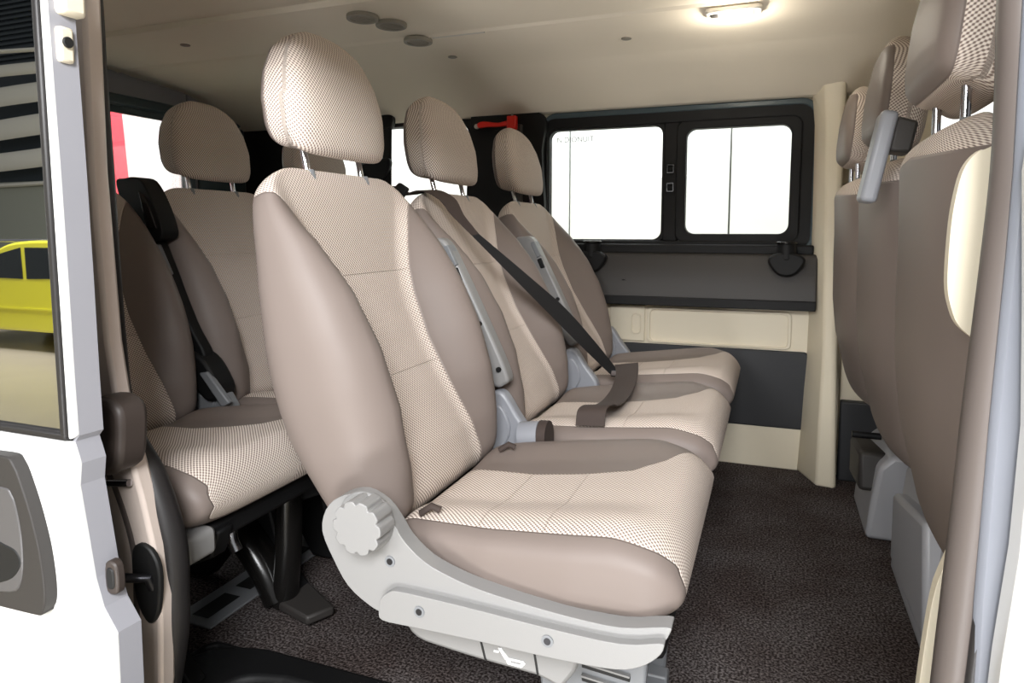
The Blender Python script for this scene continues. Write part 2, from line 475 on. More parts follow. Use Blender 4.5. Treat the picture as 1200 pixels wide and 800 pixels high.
def base_frame(parent, mat='black'):
    """sheet steel pedestal under a bench seat"""
    for s in (-1, 1):
        prof = [(-.56, .30), (-.12, .325), (-.14, .27), (-.30, .20), (-.26, .06), (-.20, .0), (-.33, .0), (-.40, .12), (-.50, .0), (-.62, .0), (-.56, .12)]
        mb = MB(); mb.prism(shift(prof), s * .17 - .02, s * .17 + .02)
        mb.build('base_leg', mat, parent, bevel=.006)
    mb = MB(); mb.prism(rrect(-.55 + SX, -.13 + SX, -.215, .215, .04), .300, .338, ax='z')
    mb.build('seat_pan', 'black', parent, bevel=.008)

def make_seat(label, loc, group, lean=0., W=1., slim=1., bw=None):
    root = empty('van_seat', loc); tag(root, label, 'car seat', group)
    make_cushion(root, W); make_backrest(root, lean, bw or W, slim)
    make_headrest(root, lean); posts(root, lean)
    return root

# --- second row, single seat by the door
SEATG = 'van seats'
near = make_seat('single tan and brown van seat with a grey recliner knob, nearest the door', (-.40, 1.14, 0), SEATG)
# grey side cover with knob
cov = [(-.640, .415), (-.632, .451), (-.608, .474), (-.571, .485), (-.535, .472), (-.512, .447), (-.495, .423), (-.461, .397), (-.416, .381), (-.368, .371),
       (-.305, .364), (-.236, .359), (-.17, .359), (-.112, .372), (-.106, .366), (-.12, .341), (-.142, .322), (-.174, .311), (-.235, .307), (-.295, .306),
       (-.379, .306), (-.48, .304), (-.53, .303), (-.560, .312), (-.595, .335), (-.620, .372)]
mb = MB(); mb.prism(shift(closed(cov, 3)), -.292, -.262)
sc_o = mb.build('side_cover', 'grey', near, bevel=.008, seg=3)
rail = [(-.532, .314), (-.528, .334), (-.514, .347), (-.493, .352), (-.39, .350), (-.262, .345), (-.168, .345), (-.118, .357), (-.112, .352), (-.120, .337), (-.142, .319), (-.174, .308), (-.235, .304), (-.295, .303), (-.379, .303), (-.48, .301), (-.526, .301)]
mb = MB(); mb.prism(shift(closed(rail, 3)), -.306, -.285)
mb.build('cover_rail', 'grey', sc_o, bevel=.006, seg=3)
for q, yy in (((-.519, .388), -.2925), ((-.463, .328), -.3065), ((-.267, .327), -.3065)):
    mb = MB(); mb.cyl((q[0] + SX, yy - .001, q[1]), (q[0] + SX, yy + .012, q[1]), .0085, n=20)
    mb.build('screw_recess', 'midgrey', sc_o, smooth=True)
    mb = MB(); mb.cyl((q[0] + SX, yy - .0016, q[1]), (q[0] + SX, yy + .006, q[1]), .0050, n=16)
    mb.build('screw', 'steel', sc_o, smooth=True)
# recliner knob with scalloped rim
kc = (-.548 + SX, .452)
lob = []
for k in range(160):
    a = 2 * PI * k / 160
    dd = ((a / (2 * PI) * 10) % 1) - .5
    rr = .0405 - .0055 * math.exp(-(dd / .15) ** 2)
    lob.append((kc[0] + rr * math.cos(a), kc[1] + rr * math.sin(a)))
mb = MB(); mb.cyl((kc[0] - .010, -.300, kc[1] - .006), (kc[0] - .010, -.288, kc[1] - .006), .046, n=48)
collar = mb.build('knob_collar', 'grey', sc_o, bevel=.003)
mb = MB(); mb.prism(lob, -.336, -.296)
mb.build('recliner_knob', 'grey', sc_o, bevel=.006, seg=3, sharp=50)
# lower valance with lever panel
val = [(-.535, .306), (-.530, .262), (-.507, .236), (-.456, .229), (-.4, .225), (-.305, .221), (-.264, .216), (-.255, .300)]
mb = MB(); mb.prism(shift(closed(val, 3)), -.236, -.200)
va = mb.build('base_valance', 'grey', near, bevel=.006)
for a, b in (((-.399, .268), (-.388, .227)), ((-.311, .266), (-.304, .225))):
    mb = MB(); mb.prism(shift([(a[0] - .0016, a[1]), (a[0] + .0016, a[1]), (b[0] + .0016, b[1]), (b[0] - .0016, b[1])]), -.2372, -.22)
    mb.build('panel_slit', 'slit', va)
sym = MB()
sq = shift([(-.3560, .2400), (-.3270, .2405), (-.3235, .2370), (-.3300, .2295), (-.3520, .2305)])
cxx, czz = sum(p[0] for p in sq) / 5, sum(p[1] for p in sq) / 5
frame_prism(sym, sq, [(cxx + (p[0] - cxx) * .58, czz + (p[1] - czz) * .40) for p in sq], -.2375, -.2362)
sym.prism(shift([(-.3675, .2530), (-.3620, .2535), (-.3500, .2395), (-.3560, .2370)]), -.2376, -.2362)
sym.prism(shift([(-.374, .2475), (-.366, .2485), (-.366, .2455), (-.374, .2445)]), -.2376, -.2362)
sym.build('seat_symbol', 'symbol', va)
# slotted pedestal
pp_ = shift([(-.30, 0), (-.17, 0), (-.165, .10), (-.15, .285), (-.36, .285), (-.33, .20)])
mb = MB(); mb.prism(pp_, .145, .165); mb.build('pedestal', 'midgrey', near, bevel=.005)
for yy in (-.10, .12):
    mb = MB(); mb.box(-.50 + SX, -.16 + SX, yy - .018, yy + .018, 0, .035); mb.build('slide_rail', 'midgrey', near, bevel=.004)
mb = MB(); mb.prism(shift([(-.50, .02), (-.44, .02), (-.42, .285), (-.50, .285)]), .10, .14); mb.build('rear_support', 'black', near, bevel=.005)
mb = MB(); mb.prism(pp_, -.165, -.145); ped = mb.build('pedestal', 'midgrey', near, bevel=.005)
for k in range(5):
    mb = MB(); z = .235 - k * .022
    mb.prism(shift([(-.255, z), (-.18, z - .006), (-.18, z - .014), (-.255, z - .008)]), -.169, -.15)
    mb.build('pedestal_slot', 'slit', ped, bevel=.001)
    mb = MB(); mb.prism(shift([(-.255, z + .003), (-.18, z - .003), (-.18, z - .006), (-.255, z)]), -.172, -.15)
    mb.build('pedestal_rib', 'grey', ped)
mb = MB(); mb.box(-.56 + SX, -.12 + SX, -.235, .235, .285, .334)
mb.build('seat_pan', 'black', near, bevel=.01)
mb = MB(); mb.box(-.20 + SX, -.12 + SX, -.12, -.03, 0, .05); mb.build('floor_bracket', 'charcoal', near, bevel=.006)
mb = MB(); mb.box(-.53 + SX, -.45 + SX, -.19, -.12, 0, .06); mb.build('floor_bracket', 'charcoal', near, bevel=.006)
# elastic pull loops at the cushion joint
for yy, nm in ((-.205, 'fabric_loop'), (.135, 'fabric_loop')):
    mb = MB(); mb.tube([(-.515 + SX, yy, .428), (-.496 + SX, yy + .004, .442), (-.482 + SX, yy + .007, .436)], .006, ry=.004)
    mb.build(nm, 'belt', near, smooth=True)

def bench_seat(label, loc, armmat='grey', hingemat='slategrey', arm=True, armshift=(0, 0), W=1., lean=0., bw=None, last=False):
    s = make_seat(label, loc, SEATG, lean=lean, W=W, bw=bw)
    if arm: armrest(s, -.268 * W, armmat, *armshift)
    hinge_cover(s, -.272 * W, hingemat)
    if last: hinge_cover(s, .262 * W, hingemat)
    base_frame(s)
    return s
mid = bench_seat('tan and brown van seat with a seat belt draped across it, between two others', (-.40, 1.71, 0), lean=-R(3))
mb = MB(); mb.tube([(-.515 + SX, -.300, .418), (-.470 + SX, -.300, .424)], .034, n=24)
mb.build('lap_anchor_sleeve', 'slategrey', mid, smooth=True)
mb = MB(); mb.tube([(-.470 + SX, -.300, .424), (-.450 + SX, -.300, .425)], .0355, n=24)
mb.build('sleeve_cuff', 'belt', mid, smooth=True)
# belt guide hump on the near shoulder
far = bench_seat('tan and brown van seat under the sliding window, beside the far wall', (-.40, 2.31, 0), W=.97, lean=-R(3), last=True)

# --- third row
third = []
for i, (y, lb, am) in enumerate(((1.11, 'darker brown van seat of the rear bench cut off by the door seal', False),
                         (1.64, 'brown van seat of the rear bench with a black armrest and belt beside it', True),
                         (2.17, 'brown van seat of the rear bench, mostly hidden behind the large tan seat', False))):
    s = bench_seat(lb, (-1.20, y, .012), 'black', 'midgrey', arm=False, W=.98, bw=.90 if i == 0 else None, last=i == 2)
    third.append(s)
t3 = third[1]
# black armrest head, stalk and buckle housing beside the middle rear seat
def q3(pts): return [(p[0] + 1.20, p[1] - .012) for p in pts]
head = closed([(-1.640, 1.000), (-1.610, 1.018), (-1.552, 1.012), (-1.505, .940), (-1.485, .868), (-1.530, .852), (-1.585, .868)], 5)
mb = MB(); mb.prism(q3(head), -.300, -.245)
h = mb.build('armrest', 'black', t3, bevel=.010, seg=3)
mb = MB(); mb.prism(q3([(-1.56, .985), (-1.532, .965), (-1.50, .885), (-1.535, .885)]), -.303, -.28); mb.build('recess_panel', 'gloss', h, bevel=.003)
mb = MB(); mb.cyl((-1.585 + 1.20, -.304, .915), (-1.585 + 1.20, -.29, .915), .008, n=16); mb.build('screw', 'steel', h, smooth=True)
stalk = closed([(-1.570, .855), (-1.525, .860), (-1.487, .790), (-1.420, .640), (-1.372, .560), (-1.395, .515), (-1.455, .585), (-1.540, .766)], 4)
mb = MB(); mb.prism(q3(stalk), -.290, -.255)
h = mb.build('armrest_stalk', 'black', t3, bevel=.008)
mb = MB(); mb.prism(q3([(-1.545, .845), (-1.51, .845), (-1.47, .765), (-1.505, .765)]), -.296, -.28); mb.build('stalk_clip', 'midgrey', h, bevel=.004)
mb = MB(); mb.prism(q3(closed([(-1.415, .565), (-1.36, .545), (-1.315, .470), (-1.355, .440), (-1.415, .500)], 4)), -.305, -.240)
mb.build('buckle_housing', 'black', t3, bevel=.008)
mb = MB(); mb.prism(q3([(-1.372, .515), (-1.345, .520), (-1.275, .445), (-1.300, .430)]), -.312, -.295)
mb.build('hinge_strut', 'midgrey', t3, bevel=.004)
# grey trim and big moulded foot of the rear bench, on its near seat
n3 = third[0]
mb = MB(); mb.prism(rrect(-.30, .292, .296, .346, .012), -.272, -.205)
mb.build('side_trim', 'grey', n3, bevel=.008)
mb = MB(); mb.tube([(p[0], .12, p[1]) for p in catmull([(-.13, .285), (-.04, .215), (.05, .150), (.115, .075), (.15, .012)], 6)], .045, n=20, ry=.034, up=(0, 1, 0))
f3 = mb.build('moulded_foot', 'gloss', n3, smooth=True, sharp=50)
mb = MB(); mb.tube([(.185, .12, .290), (.178, .12, .15), (.165, .12, .03), (.16, .12, .005)], .034, n=18, ry=.028, up=(0, 1, 0))
mb.build('foot_column', 'gloss', f3, smooth=True, sharp=50)
mb = MB(); mb.prism([(.13, .10), (.27, .06), (.30, .12), (.16, .20)], 0.0, .022, ax='z')
mb.build('foot_plate', 'charcoal', f3, bevel=.006)
mb = MB(); mb.tube([(.21, -.09, .285), (.215, -.09, .255), (.225, -.09, .235)], .012, n=14)
mb.build('adjuster_lever', 'chrome', n3, smooth=True)

# --- front row, seen from behind
LEAN = R(10.5)
front = []
for y, lb in ((1.16, 'brown-backed front seat nearest the door pillar, its headrest cut by the frame'),
              (1.74, 'brown-backed front seat second from the door, a grey belt guide on its shoulder'),
              (2.28, 'brown-backed front seat at the far wall, third and smallest of the front row')):
    s = make_seat(lb, (-.40 + (.918 if y < 2 else .905), y, .012), SEATG, lean=LEAN, slim=.45, W=.98)
    front.append(s)
# belt guide on the shoulder of the middle front seat
mb = MB()
gp = [bpt(-.866, 0, 1.058, LEAN), bpt(-.836, 0, 1.058, LEAN), bpt(-.836, 0, .885, LEAN), bpt(-.866, 0, .885, LEAN)]
mb.prism([(p[0], p[2]) for p in gp], -.275, -.195)
bg_ = mb.build('belt_guide', 'slategrey', front[1], bevel=.009, seg=3)
gp = [bpt(-.838, 0, 1.050, LEAN), bpt(-.800, 0, 1.045, LEAN), bpt(-.800, 0, .985, LEAN), bpt(-.838, 0, .985, LEAN)]
mb = MB(); mb.prism([(p[0], p[2]) for p in gp], -.268, -.200)
mb.build('guide_cap', 'charcoal', bg_, bevel=.006)

# moulded grey bases
def plinth(name, label, x0, x1, y0, y1, h):
    r = empty(name, ((x0 + x1) / 2, (y0 + y1) / 2, 0)); tag(r, label, 'seat base')
    cx, cy = (x0 + x1) / 2, (y0 + y1) / 2
    X0, X1, Y0, Y1 = x0 - cx, x1 - cx, y0 - cy, y1 - cy
    mb = MB(); mb.prism([(X0, 0), (X1, 0), (X1, h), (X0 + .06, h), (X0 + .025, h * .85), (X0 + .008, h * .35)], Y0, Y1)
    b = mb.build('base_shell', 'basegrey', r, bevel=.014, seg=3)
    return r, X0, X1, Y0, Y1
r, X0, X1, Y0, Y1 = plinth('bench_plinth', 'moulded grey plastic base under the front seats by the door', .315, .80, .93, 1.96, .320)
w = Y1 - Y0
mb = MB(); mb.prism([(Y0 + .56, .06), (Y1 - .06, .05), (Y1 - .05, .22), (Y0 + .62, .29)], X0 - .010, X0 + .05, ax='x')
mb.build('raised_panel', 'basegrey', r, bevel=.012, seg=3)
mb = MB(); mb.prism([(Y0 + .08, .05), (Y0 + .48, .05), (Y0 + .50, .20), (Y0 + .12, .27)], X0 - .006, X0 + .05, ax='x')
mb.build('access_flap', 'basegrey', r, bevel=.012, seg=3)
r, X0, X1, Y0, Y1 = plinth('seat_pedestal', 'small dark grey pedestal under the far front seat', .275, .75, 2.12, 2.44, .25)
mb = MB(); mb.prism([(Y0 + .03, .13), (Y1 - .04, .10), (Y1 - .03, .22), (Y0 + .05, .24)], X0 - .02, X0 + .06, ax='x')
mb.build('pedestal_cap', 'charcoal', r, bevel=.012)
mb = MB(); mb.cyl((X0 - .03, .0, .26), (X0 + .05, .0, .26), .010); mb.build('adjuster_lever', 'black', r, smooth=True)

# ------------------------------------------------------------------ seat belts
bl = empty('seat_belt', (-.72, 1.55, .95)); tag(bl, 'brown and black seat belt running diagonally down to the middle tan seat cushion', 'seat belt')
def rel(p): return (p[0] + .72, p[1] - 1.55, p[2] - .95)
# shoulder run from behind over the guide
A = catmull([(-.985, 1.470, .985), (-.920, 1.480, .990), (-.872, 1.490, .965), (-.820, 1.505, .978), (-.775, 1.520, .958), (-.748, 1.540, .918), (-.715, 1.585, .868)], 8)
B = catmull([(-.985, 1.530, .990), (-.905, 1.540, .992), (-.858, 1.550, .972), (-.800, 1.560, .982), (-.752, 1.565, .960), (-.728, 1.570, .918), (-.700, 1.597, .872)], 8)
mb = MB(); mb.strip([rel(p) for p in A], [rel(p) for p in B], .0022); mb.build('shoulder_webbing', 'belt', bl, smooth=True)
A = catmull([(-.715, 1.585, .868), (-.640, 1.695, .752), (-.575, 1.795, .650), (-.510, 1.895, .548), (-.448, 2.010, .446)], 8)
B = catmull([(-.700, 1.597, .872), (-.610, 1.715, .762), (-.535, 1.820, .664), (-.475, 1.918, .560), (-.425, 2.028, .452)], 8)
mb = MB(); mb.strip([rel(p) for p in A], [rel(p) for p in B], .0022); mb.build('diagonal_webbing', 'blackbelt', bl, smooth=True)  # same brown belt, its shade put into the colour as black
A = catmull([(-.438, 2.02, .474), (-.412, 1.92, .466), (-.398, 1.80, .452), (-.394, 1.68, .448), (-.396, 1.58, .458), (-.400, 1.52, .474), (-.405, 1.480, .470), (-.405, 1.466, .44)], 8)
B = catmull([(-.368, 2.03, .484), (-.348, 1.92, .474), (-.335, 1.80, .462), (-.330, 1.68, .458), (-.330, 1.58, .466), (-.333, 1.52, .482), (-.338, 1.480, .478), (-.338, 1.466, .445)], 8)
mb = MB(); mb.strip([rel(p) for p in A], [rel(p) for p in B], .0024); mb.build('lap_webbing', 'belt', bl, smooth=True)
mb = MB(); mb.box(*[v for ab in zip(rel((-.448, 2.005, .440)), rel((-.385, 2.045, .462))) for v in ab]); mb.build('buckle_tongue', 'chrome', bl, bevel=.004)
mb = MB(); mb.prism([(-.895 + .72, .968 - .95), (-.862 + .72, .998 - .95), (-.836 + .72, .982 - .95), (-.862 + .72, .945 - .95)], 1.478 - 1.55, 1.492 - 1.55); mb.build('belt_guide', 'black', bl, bevel=.004)

pb = empty('pillar_seat_belt', (-1.575, 2.62, 1.1)); tag(pb, 'thin black belt hanging at the second side window behind the headrests', 'seat belt')
A = [(0, -.002, .25), (0, -.01, .10), (-.005, -.01, -.10), (-.01, -.01, -.40)]
mb = MB(); mb.strip([(p[0] - .022, p[1], p[2]) for p in A], [(p[0] + .022, p[1], p[2]) for p in A], .003); mb.build('webbing', 'blackbelt', pb)
mb = MB(); mb.prism(closed([(-.03, .27), (.03, .27), (.025, .22), (-.025, .22)], 4), -.02, .01); mb.build('pillar_anchor', 'black', pb, bevel=.004)
mb = MB(); mb.prism(closed([(-.13, .05), (-.08, .075), (.015, .09), (.025, .05), (-.01, -.01), (-.02, -.12), (-.10, -.12), (-.10, .0)], 5), -.035, -.012); mb.build('tongue_latch', 'black', pb, bevel=.004)

# ------------------------------------------------------------------ van interior setting
XR, XF = -2.40, 1.55
YW = 2.70
mb = MB(); mb.prism([(XR, .80), (-1.105, .80), (-1.105, 1.05), (-1.085, 1.07), (.22, 1.07), (.24, 1.05), (.24, .80), (XF, .80), (XF, YW + .02), (XR, YW + .02)], -.10, 0, ax='z')
struct(mb.build('floor', 'carpet'), 'dark speckled carpet on the van floor')
# step well by the sliding door
mb = MB()
mb.box(-1.10, .235, .80, 1.072, -.26, -.235)
mb.prism([(-1.105, .80), (-1.105, 1.05), (-1.085, 1.072), (.235, 1.072), (.235, 1.060), (-1.075, 1.060), (-1.092, 1.045), (-1.092, .80)], -.26, .004, ax='z')
st = struct(mb.build('trim_1', 'black', bevel=.004), 'black plastic door step')
mb = MB(); mb.prism(catmull([(-1.10, .80), (-1.10, .96), (-1.06, 1.045), (-.96, 1.08)], 6) + [(.20, 1.08), (.20, 1.01)] + catmull([(-.86, 1.01), (-.94, .98), (-.965, .90), (-.97, .80)], 6), -.02, .012, ax='z')
mb.build('step_rim', 'black', st, bevel=.012, seg=3)
mb = MB(); mb.prism(catmull([(-.93, .80), (-.925, .91), (-.89, .965), (-.80, .98)], 6) + [(-.10, .98), (-.10, .80)], -.10, -.055, ax='z')
mb.build('step_tread', 'gloss', st, bevel=.012, seg=3)
for x in (-.66, -.25):
    mb = MB(); mb.cyl((x, 1.04, .005), (x, 1.04, .016), .018, n=20); mb.build('screw_cap', 'black', st, bevel=.003)
# slotted floor rail under the rear bench
mb = MB(); mb.box(-1.245, -1.135, 1.10, 1.95, 0, .006)
fr = struct(mb.build('trim_2', 'midgrey', bevel=.002), 'slotted grey floor rail')
for k in range(6):
    mb = MB(); mb.box(-1.213, -1.167, 1.125 + k * .135, 1.225 + k * .135, .004, .0065); mb.build('rail_slot', 'slit', fr)

# far side wall with window openings
def wall_panel(name, mat, x0, x1, z0, z1, y0, y1, **k):
    mb = MB(); mb.box(x0, x1, y0, y1, z0, z1); return struct(mb.build(name, mat, **k))
W1 = (-.885, .125, .815, 1.325)    # opening of window_1
W2 = (-2.03, -1.185, .815, 1.365)
def wall_far():
    mb = MB()
    y0, y1 = YW, YW + .09
    mb.box(XR, -2.03, y0, y1, -.05, 1.45)
    mb.box(-2.03, -1.185, y0, y1, 1.365, 1.45); mb.box(-2.03, -1.185, y0, y1, -.05, .815)
    mb.box(-1.185, -.885, y0, y1, -.05, 1.45)
    mb.box(-.885, .125, y0, y1, 1.325, 1.45); mb.box(-.885, .125, y0, y1, -.05, .815)
    mb.box(.125, .50, y0, y1, -.05, 1.45)
    mb.box(.50, 1.25, y0, y1, -.05, .80); mb.box(.50, 1.25, y0, y1, 1.36, 1.45); mb.box(1.25, XF, y0, y1, -.05, 1.45)
    return struct(mb.build('wall_far', 'cream'), 'cream inner side wall of the van')
wf = wall_far()

# dark ledge under the window
lp = [(YW, .800), (2.645, .795), (2.632, .780), (2.600, .640), (2.600, .600), (YW, .597)]
mb = MB(); mb.prism([(p[0], p[1]) for p in lp], -2.2, .148, ax='x')
ledge = struct(mb.build('trim_3', 'charcoal', bevel=.006, seg=3), 'dark padded ledge under the side window')
mb = MB(); mb.box(-2.2, .146, 2.592, 2.605, .598, .632); mb.build('shadow_lip', 'black', ledge, bevel=.003)  # black strip along the ledge's lower edge
mb = MB(); mb.box(-2.2, .135, 2.65, YW, .792, .828); mb.build('sill_strip', 'black', ledge, bevel=.006)
mb = MB(); mb.cyl((-.535, 2.612, .685), (-.535, 2.622, .687), .010, n=18); mb.build('screw', 'steel', ledge, smooth=True)
# pressed beige panel with shallow recesses
mb = MB(); mb.box(-2.2, .145, 2.672, YW, .436, .600)
pp = struct(mb.build('trim_4', 'cream', bevel=.004), 'cream pressed panel below the ledge')
for x0, x1 in ((-1.2, -.62), (-.44, .06)):
    mb = MB(); fo = rrect(x0, x1, .452, .575, .018); fi = rrect(x0 + .02, x1 - .02, .466, .561, .012)
    n = len(fo)
    v = [(p[0], 2.6715, p[1]) for p in fo] + [(p[0], 2.662, p[1]) for p in [( (q[0]), q[1]) for q in fi]]
    frame_prism(mb, rrect(x0 - .012, x1 + .012, .446, .583, .02), fo, 2.660, 2.674)
    mb.build('recess_rim', 'cream', pp, bevel=.005, seg=3)
mb = MB(); mb.box(-.60, -.46, 2.662, 2.674, .446, .590); mb.build('raised_boss', 'cream', pp, bevel=.006, seg=3)
mb = MB(); frame_prism(mb, rrect(-.515, -.475, .475, .560, .019), rrect(-.509, -.481, .481, .554, .0135), 2.656, 2.664); mb.build('oval_plug', 'cream', pp, bevel=.0015)
# dark lower panel and cream plinth
mb = MB(); mb.prism(rrect(-2.2, .135, .150, .440, .02), 2.665, YW); struct(mb.build('trim_5', 'darkpanel', bevel=.006), 'dark carpeted lower side panel')
mb = MB(); mb.prism([(2.672, .155), (2.655, .0), (YW, .0), (YW, .155)], -2.2, .14, ax='x'); struct(mb.build('trim_6', 'cream', bevel=.004), 'cream plinth along the floor')

# window_1: outer frame, fixed pane, sliding pane
def window1():
    y0 = YW - .012
    mb = MB(); frame_prism(mb, rrect(-.895, .128, .808, 1.335, .055), rrect(-.872, .082, .842, 1.288, .035), y0, YW + .055)
    w = struct(mb.build('window_1', 'black', bevel=.006, seg=3), 'side window with a fixed and a sliding pane')
    mb = MB(); frame_prism(mb, rrect(-.900, .140, .800, 1.350, .065), rrect(-.892, .122, .812, 1.328, .05), y0 - .004, YW + .03); mb.build('reveal', 'teal', w, bevel=.004)
    mb = MB(); mb.box(-.405, -.350, y0 + .008, YW + .05, .84, 1.295); mb.build('mullion', 'black', w, bevel=.004)
    mb = MB(); frame_prism(mb, rrect(-.358, .083, .838, 1.293, .03), rrect(-.322, .048, .868, 1.262, .035), y0 + .004, YW + .04); mb.build('sliding_frame', 'black', w, bevel=.005, seg=3)
    mb = MB(); frame_prism(mb, rrect(-.885, -.400, .834, 1.300, .03), rrect(-.868, -.412, .846, 1.282, .035), y0 + .01, YW + .04); mb.build('fixed_frame', 'black', w, bevel=.004)
    mb = MB(); mb.box(-.87, -.40, YW + .03, YW + .034, .84, 1.29); gp = mb.build('pane', 'glass', w)
    mb = MB(); mb.box(-.33, .055, YW + .02, YW + .024, .86, 1.27); mb.build('pane', 'glass', w)
    for z in (1.115, 1.045):
        mb = MB(); frame_prism(mb, rrect(-.392, -.364, z - .018, z + .018, .004), rrect(-.387, -.369, z - .012, z + .012, .003), y0 - .004, y0 + .012); l = mb.build('latch', 'gloss', w, bevel=.001)
        mb = MB(); mb.box(-.385, -.371, y0 - .006, y0 + .01, z - .009, z + .009); mb.build('latch_button', 'black', l, bevel=.002)
    cu = bpy.data.curves.new('window_lettering', 'FONT'); cu.body = 'NIDIONUIT'; cu.size = .030; cu.extrude = .0003
    t = bpy.data.objects.new('window_lettering', cu); COL.objects.link(t); t.parent = w
    t.location = (-.845, YW + .028, 1.238); t.rotation_euler = (PI / 2, 0, 0); t.scale = (1.0, 1, 1); cu.materials.append(M['letter'])
    return w
w1 = window1()
def window2():
    mb = MB(); frame_prism(mb, rrect(-2.05, -1.175, .805, 1.375, .07), rrect(-2.0, -1.225, .85, 1.335, .05), YW - .01, YW + .06)
    w = struct(mb.build('window_2', 'black', bevel=.006, seg=3), 'second side window behind the seats')
    mb = MB(); mb.box(-2.02, -1.20, YW + .03, YW + .034, .83, 1.35); mb.build('pane', 'glass', w)
    mb = MB(); mb.box(-1.78, -1.735, YW - .002, YW + .05, .84, 1.345); mb.build('mullion', 'teal', w, bevel=.006)
    return w
window2()
# pillar trims on the far wall
mb = MB(); mb.prism(closed([(-1.20, .80), (-1.20, 1.30), (-1.19, 1.352), (-1.155, 1.378), (-1.05, 1.384), (-.93, 1.368), (-.870, 1.315), (-.885, 1.20), (-.90, .80)], 4), 2.655, YW + .005)
cp = struct(mb.build('trim_7', 'black', bevel=.012, seg=3), 'black pillar trim between the side windows')
mb = MB(); mb.box(-1.005, -.965, 2.642, 2.66, .82, 1.31); mb.build('pillar_rib', 'charcoal', cp, bevel=.008)
mb = MB(); mb.prism(rrect(-2.41, -2.04, .80, 1.385, .05), 2.66, YW + .005); struct(mb.build('trim_8', 'black', bevel=.012), 'black rear pillar trim')
# cream front pillar post standing proud of the wall
post = MB()
secs = [(0.0, .110, 2.655, .175, 2.515, .232, 2.505), (.155, .118, 2.66, .178, 2.535, .228, 2.525), (.46, .128, 2.67, .185, 2.575, .222, 2.565), (.9, .128, 2.675, .175, 2.60, .215, 2.59), (1.25, .122, 2.675, .165, 2.61, .215, 2.60), (1.36, .110, 2.675, .155, 2.61, .215, 2.60), (1.47, .07, 2.60, .13, 2.56, .215, 2.55)]
v = []
for z, xa, ya, xb, yb, xc, yc in secs:
    xb -= .010; xc -= .014
    v += [(xa, YW + .01, z), (xa, ya, z), (xb, yb, z), (xc, yc, z), (xc + .012, yc + .01, z), (xc + .012, YW + .01, z)]
f = [(6 * i + k, 6 * i + (k + 1) % 6, 6 * i + 6 + (k + 1) % 6, 6 * i + 6 + k) for i in range(len(secs) - 1) for k in range(6)]
f += [(5, 4, 3, 2, 1, 0), tuple(6 * (len(secs) - 1) + k for k in range(6))]
post.add(v, f); struct(post.build('trim_9', 'cream', bevel=.010, seg=3), 'cream pillar post ahead of the side window')
mb = MB(); mb.box(.24, .62, 2.60, 2.64, 0, .285); struct(mb.build('trim_10', 'darkpanel', bevel=.006), 'dark kick panel beside the far front seat')
mb = MB(); mb.box(.24, .50, 2.64, YW, .0, 1.42); struct(mb.build('trim_11', 'cream', bevel=.006), 'cream panel beside the far front seat')

# front, rear, near wall and shell
mb = MB()
yA, yB = .79, YW
mid_y = 1.745
for a, b in ((yA, .98), (1.60, 1.70), (2.33, yB)): mb.box(XR - .06, XR, a, b, -.05, 1.53)
for a, b in ((.98, 1.60), (1.70, 2.33)):
    mb.box(XR - .06, XR, a, b, -.05, .86); mb.box(XR - .06, XR, a, b, 1.355, 1.53)
struct(mb.build('wall_rear', 'jamb', bevel=.01), 'rear doors of the van from inside')
for i, (a, b) in enumerate(((.98, 1.60), (1.70, 2.33))):
    mb = MB(); frame_prism(mb, rrect(a - .02, b + .02, .84, 1.375, .04), rrect(a + .02, b - .02, .88, 1.335, .04), XR - .01, XR + .012, ax='x')
    w = struct(mb.build('window_%d' % (3 + i), 'teal' if i else 'black', bevel=.006), 'rear door window')
    mb = MB(); mb.box(XR - .04, XR - .036, a, b, .86, 1.355); mb.build('pane', 'glass', w)
mb = MB(); mb.box(XR - .01, XR + .03, .9, 2.62, 1.362, 1.405); mb.box(XR - .005, XR + .012, 2.37, 2.66, .80, 1.36); struct(mb.build('trim_12', 'teal', bevel=.012), 'dark header bar above the rear doors')
mb = MB(); mb.box(XF, XF + .06, yA, yB, -.05, 1.53); struct(mb.build('wall_front', 'darkpanel'), 'dashboard and shaded windscreen end of the cab')  # unseen blocker, full height to keep windscreen light off the rear row
# roof lining: profile across the van, extruded along it
prof = [(.79, 1.36), (.80, 1.385), (.86, 1.43), (.98, 1.475), (1.15, 1.50), (1.30, 1.505), (1.60, 1.508), (1.645, 1.512), (1.655, 1.498), (1.72, 1.494), (1.98, 1.494), (1.995, 1.488), (2.01, 1.494), (2.06, 1.486),
        (2.20, 1.478), (2.33, 1.468), (2.345, 1.463), (2.44, 1.440), (2.54, 1.402), (2.60, 1.375), (2.632, 1.362), (2.655, 1.352), (2.70, 1.350)]
prof = prof + [(p[0], p[1] + .03) for p in prof[::-1]]
mb = MB(); mb.prism(prof, XR - .06, XF, ax='x')
ceil = struct(mb.build('ceiling', 'head', smooth=True, sharp=18), 'beige moulded roof lining')
mb = MB(); mb.box(XR - .1, XF + .1, .70, YW + .10, 1.545, 1.57); struct(mb.build('trim_13', 'white'), 'van roof skin')
for x, y in ((-.453, 2.19), (-1.06, 2.20), (-1.85, 1.80)):
    mb = MB(); z = float(np.interp(y, [p[0] for p in prof[:23]], [p[1] for p in prof[:23]])); mb.cyl((x, y, z - .003), (x, y, z + .01), .016, n=18); mb.build('headliner_clip', 'vent', ceil, bevel=.002)
mb = MB(); mb.tube([(x, 2.013, 1.4935) for x in (-1.04, -.86)], .004); mb.build('trim_clip_strip', 'frost', ceil)  # thin pale strip along the ceiling ridge
